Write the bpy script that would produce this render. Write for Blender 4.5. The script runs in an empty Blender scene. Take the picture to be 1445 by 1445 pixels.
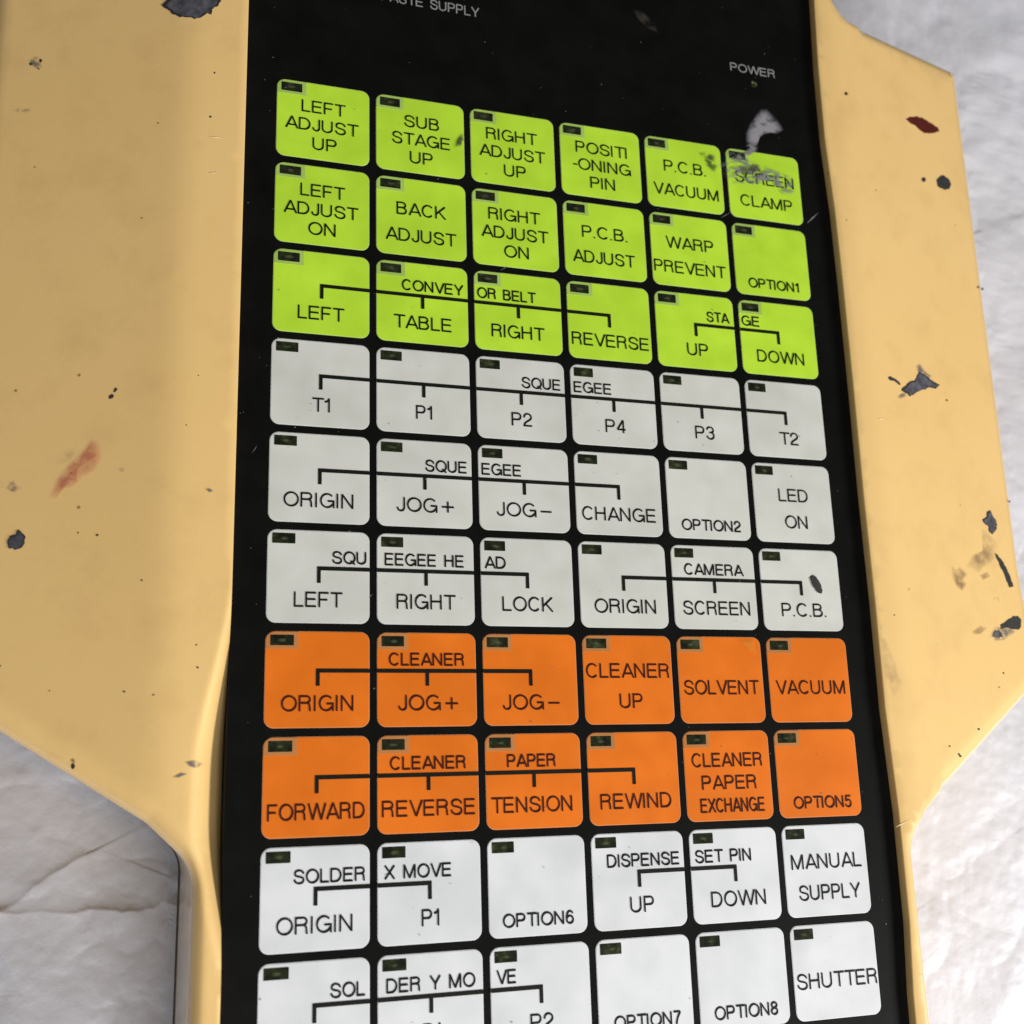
import bpy, bmesh, math, random
import numpy as np
from mathutils import Matrix, Vector
from mathutils.geometry import delaunay_2d_cdt
random.seed(7)
U = 0.02                       # metres per key pitch
SC = bpy.context.scene
COL = SC.collection

# ------------------------------------------------------------------ camera
def rot(w):
    w = np.array(w, float); t = np.linalg.norm(w); k = w / t
    K = np.array([[0, -k[2], k[1]], [k[2], 0, -k[0]], [-k[1], k[0], 0]])
    return np.eye(3) + math.sin(t) * K + (1 - math.cos(t)) * K @ K
R = rot([-0.2436, -0.3095, 0.0075]); T = np.array([-2.3535, -4.3509, 11.5512]); FPX = 1625.9
CP = -R.T @ T                  # camera position: panel x right, y down, z into the panel
def W(a): return Vector((a[0], -a[1], -a[2]))
cam_d = bpy.data.cameras.new('camera'); cam = bpy.data.objects.new('camera', cam_d); COL.objects.link(cam)
ax, ay, az = W(R[0]), -W(R[1]), -W(R[2]); cp = W(CP) * U
cam.matrix_world = Matrix(((ax.x, ay.x, az.x, cp.x), (ax.y, ay.y, az.y, cp.y), (ax.z, ay.z, az.z, cp.z), (0, 0, 0, 1)))
cam_d.sensor_width = 36; cam_d.lens = 36 * FPX / 1445
cam_d.clip_start = 0.01; cam_d.clip_end = 50
cam_d.dof.use_dof = True; cam_d.dof.focus_distance = 11.2 * U; cam_d.dof.aperture_fstop = 22
SC.camera = cam

# ------------------------------------------------------------------ light
wd = bpy.data.worlds.new('World'); SC.world = wd; wd.use_nodes = True
bg = wd.node_tree.nodes['Background']; bg.inputs[0].default_value = (0.83, 0.90, 1.0, 1); bg.inputs[1].default_value = 0.07
def area(name, pos, target, size, energy, color):
    l = bpy.data.lights.new(name, 'AREA'); l.shape = 'RECTANGLE'; l.size = size[0] * U; l.size_y = size[1] * U
    l.energy = energy; l.color = color
    o = bpy.data.objects.new(name, l); COL.objects.link(o); o.location = W(pos) * U
    o.rotation_euler = (W(target) * U - W(pos) * U).to_track_quat('-Z', 'Y').to_euler()
    return o
area('window_light', (45.0, 30.0, -26.0), (3, 3, 0), (20, 14), 13.6, (1.0, 0.985, 0.97))
area('fill_light', (2.5, 40.0, -25.0), (3, 4, 0), (14, 11), 6.0, (1.0, 0.99, 1.0))  # added soft fill with no known source, lifts the paper at left
SC.view_settings.view_transform = 'Standard'; SC.view_settings.look = 'None'
SC.view_settings.exposure = 0.0; SC.view_settings.gamma = 1.0

# ------------------------------------------------------------------ helpers
def link(name, me, parent=None, mat=None):
    o = bpy.data.objects.new(name, me); COL.objects.link(o)
    if parent: o.parent = parent
    if mat: me.materials.append(mat)
    return o
def P3(x, y, h): return (x * U, -y * U, h * U)       # panel x, y(down), height up
def mesh(name, verts, faces, smooth=False):
    me = bpy.data.meshes.new(name); me.from_pydata(verts, [], faces); me.validate(); me.update()
    if smooth: me.polygons.foreach_set('use_smooth', [True] * len(me.polygons))
    return me
def nt(name):
    m = bpy.data.materials.new(name); m.use_nodes = True; t = m.node_tree; t.nodes.clear()
    o = t.nodes.new('ShaderNodeOutputMaterial'); b = t.nodes.new('ShaderNodeBsdfPrincipled')
    t.links.new(b.outputs[0], o.inputs[0]); return m, t, b, o
def N(t, typ, **kw):
    n = t.nodes.new(typ)
    for k, v in kw.items():
        if k.startswith('_'): setattr(n, k[1:], v)
        else: n.inputs[k].default_value = v
    return n
def shifted(t):
    c = t.nodes.new('ShaderNodeTexCoord'); oi = t.nodes.new('ShaderNodeObjectInfo')
    v = N(t, 'ShaderNodeVectorMath', _operation='SCALE'); v.inputs[0].default_value = (7.1, 3.3, 5.7); t.links.new(oi.outputs['Random'], v.inputs['Scale'])
    a = N(t, 'ShaderNodeVectorMath', _operation='ADD'); t.links.new(c.outputs['Object'], a.inputs[0]); t.links.new(v.outputs[0], a.inputs[1]); return a.outputs[0]
def noise(t, scale, detail=4, rough=0.5, vec=None):
    n = N(t, 'ShaderNodeTexNoise', Scale=scale, Detail=detail, Roughness=rough)
    if vec is None:
        c = t.nodes.new('ShaderNodeTexCoord'); vec = c.outputs['Object']
    t.links.new(vec, n.inputs['Vector']); return n
def ramp(t, fac, stops):
    r = t.nodes.new('ShaderNodeValToRGB'); cr = r.color_ramp
    while len(cr.elements) < len(stops): cr.elements.new(0.5)
    for e, (p, c) in zip(cr.elements, stops):
        e.position = p; e.color = c if len(c) == 4 else (*c, 1)
    t.links.new(fac, r.inputs[0]); return r
def mixc(t, fac, a, b, mode='MIX'):
    m = t.nodes.new('ShaderNodeMix'); m.data_type = 'RGBA'; m.blend_type = mode
    for s, v in ((m.inputs[0], fac), (m.inputs[6], a), (m.inputs[7], b)):
        if hasattr(v, 'links'): t.links.new(v, s)
        elif isinstance(v, (int, float)): s.default_value = v
        else: s.default_value = (*v, 1)
    return m.outputs[2]
def bump(t, b, hsock, strength, dist, prev=None):
    n = N(t, 'ShaderNodeBump', Strength=strength, Distance=dist); t.links.new(hsock, n.inputs['Height'])
    if prev: t.links.new(prev, n.inputs['Normal'])
    t.links.new(n.outputs[0], b.inputs['Normal']); return n.outputs[0]

# ------------------------------------------------------------------ materials
def mat_housing():
    m, t, b, o = nt('cream_yellow_paint')
    n1 = noise(t, 22, 3, .55); n2 = noise(t, 95, 5, .6); n3 = noise(t, 900, 2, .5)
    c = ramp(t, n1.outputs[0], [(.3, (.815, .540, .205)), (.7, (.845, .565, .222))]).outputs[0]
    g = ramp(t, n2.outputs[0], [(.50, (1, 1, 1)), (.74, (.86, .83, .79))]).outputs[0]
    c = mixc(t, .6, c, g, 'MULTIPLY')
    v = N(t, 'ShaderNodeTexVoronoi', Scale=150.0); tc = t.nodes.new('ShaderNodeTexCoord'); t.links.new(tc.outputs['Object'], v.inputs['Vector'])
    sp = ramp(t, v.outputs['Distance'], [(.035, (.20, .15, .09)), (.065, (1, 1, 1))]).outputs[0]
    wn = noise(t, 260, 1); msk = ramp(t, wn.outputs[0], [(.60, (0, 0, 0)), (.64, (1, 1, 1))]).outputs[0]
    c2 = mixc(t, msk, c, mixc(t, .8, c, sp, 'MULTIPLY'))
    t.links.new(c2, b.inputs['Base Color'])
    rr = ramp(t, n2.outputs[0], [(.3, (.30, .30, .30)), (.75, (.42, .42, .42))]).outputs[0]; t.links.new(rr, b.inputs['Roughness'])
    b.inputs['Coat Weight'].default_value = 1.0; b.inputs['Coat Roughness'].default_value = .10; b.inputs['Coat IOR'].default_value = 1.4
    b.inputs['Specular IOR Level'].default_value = .45
    p = bump(t, b, n3.outputs[0], .12, .0001); bump(t, b, n1.outputs[0], .15, .0004, p)
    return m
def mat_film(name, c0, c1, rough=.42, spec=.22, nscale=140, cloud=.10):
    m, t, b, o = nt(name)
    sv = shifted(t)
    n1 = noise(t, nscale, 4, .6, sv); n2 = noise(t, 70, 2, .5, sv); n3 = noise(t, 1500, 2, .5)
    c = ramp(t, n1.outputs[0], [(.3, c0), (.7, c1)]).outputs[0]
    k = ramp(t, n2.outputs[0], [(.35, (1 - cloud,) * 3), (.65, (1, 1, 1))]).outputs[0]
    c = mixc(t, 1.0, c, k, 'MULTIPLY')
    t.links.new(c, b.inputs['Base Color'])
    b.inputs['Roughness'].default_value = rough; b.inputs['Specular IOR Level'].default_value = spec
    bump(t, b, n3.outputs[0], .08, .00006)
    return m
def mat_plain(name, c, rough=.5, spec=.3):
    m, t, b, o = nt(name)
    n = noise(t, 700, 3); k = ramp(t, n.outputs[0], [(.3, tuple(x * .85 for x in c)), (.7, tuple(min(1, x * 1.12) for x in c))]).outputs[0]
    t.links.new(k, b.inputs['Base Color']); b.inputs['Roughness'].default_value = rough; b.inputs['Specular IOR Level'].default_value = spec
    return m
M_H = mat_housing()
M_BLACK = mat_film('black_film', (.0035, .0035, .003), (.006, .006, .0055), .47, .085)
M_GREEN = mat_film('lime_green_print', (.455, .72, .036), (.51, .79, .046))
M_ORANGE = mat_film('orange_print', (.73, .160, .009), (.78, .180, .013))
M_WHITE = mat_film('warm_white_print', (.60, .60, .535), (.645, .64, .585))
M_COOL = mat_film('cool_white_print', (.66, .675, .67), (.71, .72, .715))
M_RIMG = mat_film('pale_green_rim', (.42, .58, .16), (.46, .62, .20))
M_RIMO = mat_film('pale_orange_rim', (.66, .27, .10), (.70, .30, .13))
M_RIMW = mat_film('pale_white_rim', (.60, .61, .56), (.64, .65, .60))
M_RIMC = mat_film('pale_cool_rim', (.72, .74, .72), (.76, .78, .76))
M_SURG = mat_film('dull_green_surround', (.36, .53, .10), (.40, .57, .13))
M_SURO = mat_film('dull_orange_surround', (.47, .19, .055), (.50, .21, .07))
M_SURW = mat_film('dull_white_surround', (.60, .61, .55), (.63, .64, .59))
M_INK = mat_plain('black_ink', (.008, .009, .006), .45, .2)
M_INKO = mat_plain('maroon_ink', (.05, .009, .005), .45, .2)
M_GINK = mat_plain('grey_ink', (.26, .26, .25), .5, .3)
def mat_window():
    m, t, b, o = nt('smoky_indicator_window')
    n = noise(t, 420, 4, .65, shifted(t)); c = ramp(t, n.outputs[0], [(.40, (.007, .009, .004)), (.58, (.032, .040, .014)), (.72, (.10, .115, .05))]).outputs[0]
    # unlit lamp body behind the tinted window, its glint painted as a paler centre
    tc = t.nodes.new('ShaderNodeTexCoord'); mp = t.nodes.new('ShaderNodeMapping'); mp.vector_type = 'TEXTURE'
    mp.inputs['Location'].default_value = (.150 * U, -.083 * U, 0); mp.inputs['Scale'].default_value = (.085 * U, .036 * U, 1)
    t.links.new(tc.outputs['Object'], mp.inputs[0]); ln = N(t, 'ShaderNodeVectorMath', _operation='LENGTH'); t.links.new(mp.outputs[0], ln.inputs[0])
    n2 = noise(t, 900, 3, .6, shifted(t)); ad = N(t, 'ShaderNodeMath', _operation='ADD'); t.links.new(ln.outputs['Value'], ad.inputs[0]); t.links.new(n2.outputs[0], ad.inputs[1])
    g = ramp(t, ad.outputs[0], [(.62, (1, 1, 1)), (1.0, (0, 0, 0))]).outputs[0]
    c = mixc(t, mixc(t, .55, (0, 0, 0), g), mixc(t, .45, c, (.008, .009, .004)), (.105, .115, .055))
    t.links.new(c, b.inputs['Base Color']); b.inputs['Roughness'].default_value = .25; b.inputs['Specular IOR Level'].default_value = .5
    return m
M_WIN = mat_window()
def mat_metal_chip():
    m, t, b, o = nt('bare_metal_chip')
    n = noise(t, 500, 5, .65); c = ramp(t, n.outputs[0], [(.35, (.055, .055, .065)), (.6, (.13, .13, .15)), (.75, (.24, .23, .22))]).outputs[0]
    t.links.new(c, b.inputs['Base Color']); b.inputs['Roughness'].default_value = .5; b.inputs['Metallic'].default_value = .3
    bump(t, b, n.outputs[0], .5, .0002); return m
M_CHIP = mat_metal_chip()
M_CHIPEDGE = mat_plain('dark_chip_rim', (.035, .033, .032), .6)
M_DARK = mat_plain('dark_stain', (.035, .036, .032), .5)
M_REDCHIP = mat_plain('dried_red_stain', (.09, .013, .008), .4)
M_PEEL = mat_plain('torn_grey_film', (.34, .32, .33), .6)
def mat_smear(name, c, dens, scale, lo=.42, hi=.62, stretch=(1, 1, 1)):
    """soft dirt: coverage fades to the patch rim (vertex attribute) broken up by noise"""
    m, t, b, o = nt(name)
    b.inputs['Base Color'].default_value = (*c, 1); b.inputs['Roughness'].default_value = .6
    tr = t.nodes.new('ShaderNodeBsdfTransparent'); mx = t.nodes.new('ShaderNodeMixShader')
    at = t.nodes.new('ShaderNodeAttribute'); at.attribute_name = 'cover'
    tc = t.nodes.new('ShaderNodeTexCoord'); mp = t.nodes.new('ShaderNodeMapping'); mp.inputs['Scale'].default_value = stretch
    t.links.new(tc.outputs['Object'], mp.inputs[0])
    n = noise(t, scale, 5, .65, mp.outputs[0])
    r = ramp(t, n.outputs[0], [(lo, (0, 0, 0)), (hi, (1, 1, 1))])
    a = N(t, 'ShaderNodeMath', _operation='MULTIPLY'); t.links.new(at.outputs['Fac'], a.inputs[0]); t.links.new(r.outputs[0], a.inputs[1])
    k = N(t, 'ShaderNodeMath', _operation='MULTIPLY'); t.links.new(a.outputs[0], k.inputs[0]); k.inputs[1].default_value = dens
    k.use_clamp = True
    t.links.new(k.outputs[0], mx.inputs[0]); t.links.new(tr.outputs[0], mx.inputs[1]); t.links.new(b.outputs[0], mx.inputs[2])
    t.links.new(mx.outputs[0], o.inputs[0]); return m
M_SRED = mat_smear('red_smear', (.60, .13, .085), .6, 330, .36, .66)
M_SPINK = mat_smear('faint_red_smear', (.68, .27, .16), .6, 160, .3, .6)
M_SBROWN = mat_smear('brown_smudge', (.24, .16, .09), .55, 200, .36, .62)
M_SGREY = mat_smear('grey_smudge', (.14, .14, .15), .8, 320, .42, .58)
M_SFAINT = mat_smear('faint_rubbing', (.20, .17, .13), .22, 320, .36, .62)
M_SFILM = mat_smear('scuffed_film_smear', (.24, .24, .24), .9, 520, .44, .58, (1, 1.6, 1))
M_SDARK = mat_smear('dark_scuff', (.05, .055, .03), .8, 600, .42, .55)
M_PEELS = mat_smear('worn_grey_film', (.27, .255, .27), 1.25, 420, .30, .52)
M_SYEL = mat_smear('yellow_tint_stain', (.80, .30, .02), .4, 60, .2, .5)
def mat_paper():
    m, t, b, o = nt('crumpled_white_paper')
    n1 = noise(t, 60, 5, .6); n2 = noise(t, 260, 5, .65); n3 = noise(t, 1300, 3, .6)
    c = ramp(t, n1.outputs[0], [(.3, (.575, .57, .60)), (.7, (.61, .605, .635))]).outputs[0]
    g = ramp(t, n2.outputs[0], [(.5, (1, 1, 1)), (.8, (.90, .88, .88))]).outputs[0]
    c = mixc(t, .2, c, g, 'MULTIPLY'); t.links.new(c, b.inputs['Base Color'])
    b.inputs['Roughness'].default_value = .42; b.inputs['Specular IOR Level'].default_value = .32
    p = bump(t, b, n3.outputs[0], .10, .0001); p = bump(t, b, n2.outputs[0], .45, .0004, p)
    bump(t, b, n1.outputs[0], .35, .0009, p)
    return m
M_PAPER = mat_paper()

# ------------------------------------------------------------------ the surface it lies on
def vnoise(x, y, s, seed):
    rg = np.random.RandomState(seed); g = rg.rand(64, 64)
    xx = (x * s) % 64; yy = (y * s) % 64
    i = np.floor(xx).astype(int); j = np.floor(yy).astype(int); fx = xx - i; fy = yy - j
    fx = fx * fx * fx * (fx * (fx * 6 - 15) + 10); fy = fy * fy * fy * (fy * (fy * 6 - 15) + 10)
    a = g[i % 64, j % 64]; b_ = g[(i + 1) % 64, j % 64]; c = g[i % 64, (j + 1) % 64]; d = g[(i + 1) % 64, (j + 1) % 64]
    return (a * (1 - fx) + b_ * fx) * (1 - fy) + (c * (1 - fx) + d * fx) * fy
PAPER_H = -2.75
def crease(x, y, pts, w, amp, step):
    """a fold along a polyline: narrow groove plus a gentle step from one side to the other"""
    best = np.full(x.shape, 1e9); side = np.zeros(x.shape)
    for (x0, y0), (x1, y1) in zip(pts, pts[1:]):
        dx, dy = x1 - x0, y1 - y0; L = math.hypot(dx, dy)
        tt = np.clip(((x - x0) * dx + (y - y0) * dy) / L / L, 0, 1)
        px, py = x - (x0 + tt * dx), y - (y0 + tt * dy); d = np.hypot(px, py); sg = np.sign(dx * (y - y0) - dy * (x - x0))
        k = d < best; best = np.where(k, d, best); side = np.where(k, sg, side)
    return -amp * np.exp(-(best / w) ** 2) + step * side * (1 - np.exp(-best / (w * 1.2))) * np.exp(-(best / (w * 9)) ** 2)
def ridge(x, y, pts, a):
    """folded edge: short steep side above, long gentle slope below"""
    best = np.full(x.shape, 1e9); side = np.zeros(x.shape)
    for (x0, y0), (x1, y1) in zip(pts, pts[1:]):
        dx, dy = x1 - x0, y1 - y0; L = math.hypot(dx, dy)
        tt = np.clip(((x - x0) * dx + (y - y0) * dy) / L / L, 0, 1)
        px, py = x - (x0 + tt * dx), y - (y0 + tt * dy); d = np.hypot(px, py); sg = np.sign(dx * (y - y0) - dy * (x - x0))
        k = d < best; best = np.where(k, d, best); side = np.where(k, sg, side)
    return a * np.where(side > 0, np.exp(-best / .28), np.exp(-(best / .045)))
def build_paper():
    ar = np.arange
    xs = np.concatenate([ar(-7, -3, .05), ar(-3, -.3, .013), ar(-.3, 6.3, .15), ar(6.3, 11, .02), ar(11, 15.01, .1)])
    ys = np.concatenate([ar(-9, -4, .1), ar(-4, 6, .022), ar(6, 9.6, .013), ar(9.6, 15.01, .1)])
    n = len(xs); m_ = len(ys)
    X, Y = np.meshgrid(xs, ys); h = np.zeros(X.shape)
    for k, (s, a) in enumerate(((.22, .30), (.47, .12), (1.7, .018), (3.1, .014), (6.6, .009), (11.3, .005))):
        t = 1.1 * k + .4; c_, s_ = math.cos(t), math.sin(t); Xr = X * c_ - Y * s_ + 31 + k; Yr = X * s_ + Y * c_ + 37 - k
        h += a * (vnoise(Xr, Yr, s, 3 + k) - .5)
    def facets(cell, amp, seed, warp):
        """crumple: patches of gently tilted, slightly domed paper meeting in sharp creases"""
        rgn = np.random.RandomState(seed); G = rgn.rand(97, 97, 4)
        Xr = (X * .83 - Y * .55) / cell + warp * (vnoise(X, Y, 1.3 / cell, seed + 1) - .5) + 200; Yr = (X * .55 + Y * .83) / cell + warp * (vnoise(X, Y, 1.3 / cell, seed + 2) - .5) + 200
        I = np.floor(Xr).astype(int); J = np.floor(Yr).astype(int); best = np.full(X.shape, -1e9)
        for di in (-1, 0, 1):
            for dj in (-1, 0, 1):
                g = G[(I + di) % 97, (J + dj) % 97]
                dx = Xr - (I + di + g[..., 0]); dy = Yr - (J + dj + g[..., 1])
                best = np.maximum(best, (g[..., 2] - .5) * 1.3 * dx + (g[..., 3] - .5) * 1.3 * dy - .62 * (dx * dx + dy * dy))
        return amp * np.maximum(best, -.9)
    h += facets(1.5, .085, 21, .8) + facets(.62, .030, 22, .9) * (.3 + 1.4 * vnoise(X, Y, .7, 50)) + facets(.27, .0105, 23, .9) * (.2 + 1.6 * vnoise(X, Y, .9, 51))
    rg = random.Random(11)
    def fold(pts, w, amp, step):
        m = w * 12
        x0 = min(p[0] for p in pts) - m; x1 = max(p[0] for p in pts) + m; y0 = min(p[1] for p in pts) - m; y1 = max(p[1] for p in pts) + m
        i0, i1 = np.searchsorted(xs, [x0, x1]); j0, j1 = np.searchsorted(ys, [y0, y1])
        if i1 > i0 and j1 > j0: h[j0:j1, i0:i1] += crease(X[j0:j1, i0:i1], Y[j0:j1, i0:i1], pts, w, amp, step)
    for k in range(150):
        x0, y0 = rg.uniform(-6, 14), rg.uniform(-8, 14); a = rg.uniform(0, 6.28) if rg.random() < .5 else rg.gauss(-.35, .4)
        pts = [(x0, y0)]; L = rg.uniform(.12, .5)
        for q in range(rg.randint(1, 4)):
            a += rg.gauss(0, .5); x0 += math.cos(a) * L; y0 += math.sin(a) * L; pts.append((x0, y0))
        fold(pts, rg.uniform(.03, .075), rg.gauss(0, .006), rg.gauss(0, .010))
    def rough(P_, a):
        q = []
        for p0, p1 in zip(P_, P_[1:]):
            for k in range(5): q.append((p0[0] + (p1[0] - p0[0]) * k / 5 + rg.gauss(0, a), p0[1] + (p1[1] - p0[1]) * k / 5 + rg.gauss(0, a)))
        return q + [P_[-1]]
    for pts, a in ((rough(FOLD1, .012), .040), (rough(FOLD2, .012), .028)):
        j0, j1 = np.searchsorted(ys, [6.6, 9.5]); i0, i1 = np.searchsorted(xs, [-3.2, 0])
        h[j0:j1, i0:i1] += ridge(X[j0:j1, i0:i1], Y[j0:j1, i0:i1], pts, a) * (.35 + 1.1 * vnoise(X, Y, 1.6, 77)[j0:j1, i0:i1])
    V = [P3(x, y, PAPER_H + z) for x, y, z in zip(X.ravel(), Y.ravel(), h.ravel())]
    F = [(j * n + i, (j + 1) * n + i, (j + 1) * n + i + 1, j * n + i + 1) for j in range(m_ - 1) for i in range(n - 1)]
    me = mesh('paper_sheet', V, F, True); o = link('paper_sheet', me, None, M_PAPER); o['kind'] = 'structure'
    o['label'] = 'crumpled greyish white wrapping paper under the control panel'
def inv(u, v, h=0.0):
    d = R.T @ np.array([(u - 722.5) / FPX, (v - 722.5) / FPX, 1]); s = (-h - CP[2]) / d[2]; q = CP + s * d; return float(q[0]), float(q[1])
FOLD1 = [inv(u, v, PAPER_H) for u, v in ((-60, 1290), (40, 1288), (150, 1287), (205, 1285), (232, 1272), (250, 1280), (330, 1290))]
FOLD2 = [inv(u, v, PAPER_H) for u, v in ((-40, 1296), (18, 1280), (55, 1246), (118, 1208))]
build_paper()

# ------------------------------------------------------------------ the panel housing
root = bpy.data.objects.new('control_panel', None); COL.objects.link(root); root.empty_display_size = .01
root.location = (0, 0, 0)
root['label'] = 'yellowed machine control panel with green, white and orange membrane keys lying on paper'
root['category'] = 'control panel'
TOP = .10
def sm(a, b, x):
    t = np.clip((x - a) / (b - a), 0, 1); return t * t * (3 - 2 * t)
def Hs(x, y):
    """height of the housing's face: flat round the membrane, wings falling away, a hollow beside the film by the lower left keys"""
    x = np.asarray(x, float); y = np.asarray(y, float)
    th = .225
    l = np.maximum(-.70 - x, 0); l = np.where(l < .3, l * l / .6, l - .15)
    r = np.maximum(x - 6.42, 0); r = np.where(r < .25, r * r / .5, r - .125)
    h = TOP - th * l - .24 * r
    A = .43 * sm(5.2, 6.7, y) * (1 - sm(7.1, 8.5, y))
    wid = .03 + .27 * sm(5.2, 6.9, y) * (1 - sm(7.2, 8.5, y))
    q = np.clip((x + .31 + wid) / wid, 0, 1.0)
    h = h - A * np.where(x < 2, q ** 1.9 * (1.25 - .25 * q), 0)
    return h
def lipmask(x, y): return float((x < 0) * sm(5.0, 5.6, y) * (1 - sm(8.4, 8.9, y)))
def hit(u, v):
    h = TOP
    for _ in range(12): q = inv(u, v, h); h = float(Hs(*q))
    return q
def rnd(poly, radii, n=10):
    out = []
    for i, p in enumerate(poly):
        a = Vector(poly[i - 1]); b = Vector(p); c = Vector(poly[(i + 1) % len(poly)]); r = radii[i]
        u = (a - b).normalized(); w = (c - b).normalized(); ang = u.angle(w)
        d = min(r / math.tan(ang / 2), (a - b).length * .48, (c - b).length * .48)
        p0 = b + u * d; p1 = b + w * d
        for k in range(n + 1):
            s = k / n; out.append(tuple((1 - s) ** 2 * p0 + 2 * s * (1 - s) * b + s * s * p1))
    return out
def dens(poly, step):
    out = []
    for i, p in enumerate(poly):
        q = poly[(i + 1) % len(poly)]; L = math.dist(p, q); k = max(1, int(L / step))
        for j in range(k): out.append((p[0] + (q[0] - p[0]) * j / k, p[1] + (q[1] - p[1]) * j / k))
    return out
def offset(poly, d):      # d > 0 inwards for this winding
    n = len(poly); out = []
    for i in range(n):
        a, b, c = Vector(poly[i - 1]), Vector(poly[i]), Vector(poly[(i + 1) % n])
        t = ((b - a).normalized() + (c - b).normalized()).normalized()
        out.append((b.x - t.y * d, b.y + t.x * d))
    return out
XL, XR = -.56, 6.43
OUT = [(XL, -4.2), (XR + .02, -4.2), (XR + .09, -2.35), hit(1191, 20), hit(1354, 96), hit(1393, 400), hit(1446, 800), hit(1475, 962),
       hit(1311, 1148), hit(1290, 1186), hit(1318, 1445), (XR + .06, 11.6), (XL, 11.6), (XL, 7.55), hit(205, 1161), hit(0, 1033), (-2.76, 6.0),
       (-2.76, -1.45), (-.75, -2.1)]
RAD = [.5, .5, .5, .35, .16, 1, 1, .25, .30, .5, 1, .5, .5, .42, .3, 1, .25, .25, .4]
def build_housing():
    base = dens(rnd(OUT, RAD), .07)
    prof = [(0.0, None, -2.62), (0.0, -.21, 0), (.006, -.165, 0), (.024, -.115, 0), (.055, -.070, 0), (.10, -.034, 0), (.155, -.010, 0), (.21, 0.0, 0)]
    loops = []
    def slim(x, y):       # the narrow strips beside the film have a tighter edge radius
        if x > 0: return 1 - .68 * float(sm(6.75, 7.5, y) if y > 0 else sm(1.7, 2.3, -y)) * (x < 7)
        return 1 - .42 * float(sm(7.2, 7.7, y)) * (x > -1)
    SL = [slim(*p) for p in base]
    for d, dz, ab in prof:
        lp = [tuple(Vector(p).lerp(Vector(q), k)) for p, q, k in zip(base, offset(base, d), SL)] if d else base
        loops.append([(x, y, (ab if dz is None else float(Hs(*offset_in(x, y))) + dz)) for x, y in lp])
    inner = loops[-1]
    mr = [(6.25, -4.0), (6.24, -2.2), (6.19, -.6), (6.165, .8), (6.155, 3), (6.15, 5), (6.165, 7), (6.20, 9.3), (6.2, 11.4)]
    mr = [(6.30, -4.0)] + [inv(u, v) for u, v in ((1142, 0), (1148, 100), (1157, 200), (1171, 300), (1182, 400), (1198, 560), (1211, 700), (1227, 850), (1241, 1000), (1260, 1145), (1275, 1300), (1280, 1400), (1284, 1445))] + [(6.26, 11.4)]
    hole = [(-.305, -4.0)] + mr + [(-.305, 11.4)]
    hb = dens(hole, .07)
    hb = [(x - (.010 * float(sm(5.2, 6.8, y) * (1 - sm(7.3, 8.6, y))) if x < 0 else 0), y) for x, y in hb]
    hole_o = [tuple(Vector(p).lerp(Vector(q), .14 + .86 * (1 - lipmask(*p)))) for p, q in zip(hb, offset(hb, -.009))]
    pts = [Vector(p[:2]) for p in inner] + [Vector(p) for p in hole_o]
    n1, n2 = len(inner), len(hole_o)
    edges = [(i, (i + 1) % n1) for i in range(n1)] + [(n1 + i, n1 + (i + 1) % n2) for i in range(n2)]
    def inside(poly, x, y):
        c = False; j = len(poly) - 1
        for i in range(len(poly)):
            if (poly[i][1] > y) != (poly[j][1] > y) and x < (poly[j][0] - poly[i][0]) * (y - poly[i][1]) / (poly[j][1] - poly[i][1]) + poly[i][0]: c = not c
            j = i
        return c
    ins2 = offset([p[:2] for p in inner], .03); ho2 = offset(hb, -.04); ho3 = offset(hb, -.018)
    for gx in np.arange(-2.7, 8.7, .07):
        st = .1
        for gy in np.arange(-4.1, 11.5, st):
            x = gx + random.uniform(-.012, .012); y = gy + random.uniform(-.02, .02)
            if -.38 < x < 6.05 or (-.66 < x < 0 and 4.95 < y < 9.05): continue
            if inside(ins2, x, y) and not inside(ho2, x, y): pts.append(Vector((x, y)))
    for gx in (-.62, -.58, -.54, -.50, -.46, -.43, -.40, -.37, -.345):
        for gy in np.arange(5.0, 9.0, .05):
            x, y = gx, gy + (.025 if int(gx * 100) % 2 else 0)
            if inside(ins2, x, y) and not inside(ho3, x, y): pts.append(Vector((x, y)))
    vs, es, fs, *_ = delaunay_2d_cdt(pts, edges, [], 0, 1e-6)
    V = [P3(v.x, v.y, float(Hs(v.x, v.y))) for v in vs]; F = []
    hp = [tuple(p) for p in hole_o]; ip = [p[:2] for p in inner]
    for f in fs:
        cx = sum(vs[i].x for i in f) / 3; cy = sum(vs[i].y for i in f) / 3
        if inside(ip, cx, cy) and not inside(hp, cx, cy): F.append(tuple(f))
    # outer skirt
    st = []
    for lp in loops: st.append(len(V)); V += [P3(*p) for p in lp]
    for a, b in zip(st, st[1:]):
        for i in range(n1): j = (i + 1) % n1; F.append((a + i, a + j, b + j, b + i))
    F.append(tuple(st[0] + i for i in range(n1)))
    # opening: small bevel, then the wall down below the film
    rings = [[(x, y, float(Hs(x, y))) for x, y in hole_o], [(x, y, float(Hs(*p)) - .003) for (x, y), p in zip([tuple(Vector(p).lerp(Vector(q), .35)) for p, q in zip(hb, hole_o)], hole_o)],
             [(x, y, float(Hs(*p)) - .012) for (x, y), p in zip(hb, hole_o)], [(x, y, float(Hs(*p)) - .16) for (x, y), p in zip(hb, hole_o)]]
    st = []
    for lp in rings: st.append(len(V)); V += [P3(*p) for p in lp]
    for a, b in zip(st, st[1:]):
        for i in range(n2): j = (i + 1) % n2; F.append((a + i, a + j, b + j, b + i))
    me = mesh('housing', V, F, False)
    bm = bmesh.new(); bm.from_mesh(me); bmesh.ops.remove_doubles(bm, verts=bm.verts, dist=1e-6)
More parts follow.
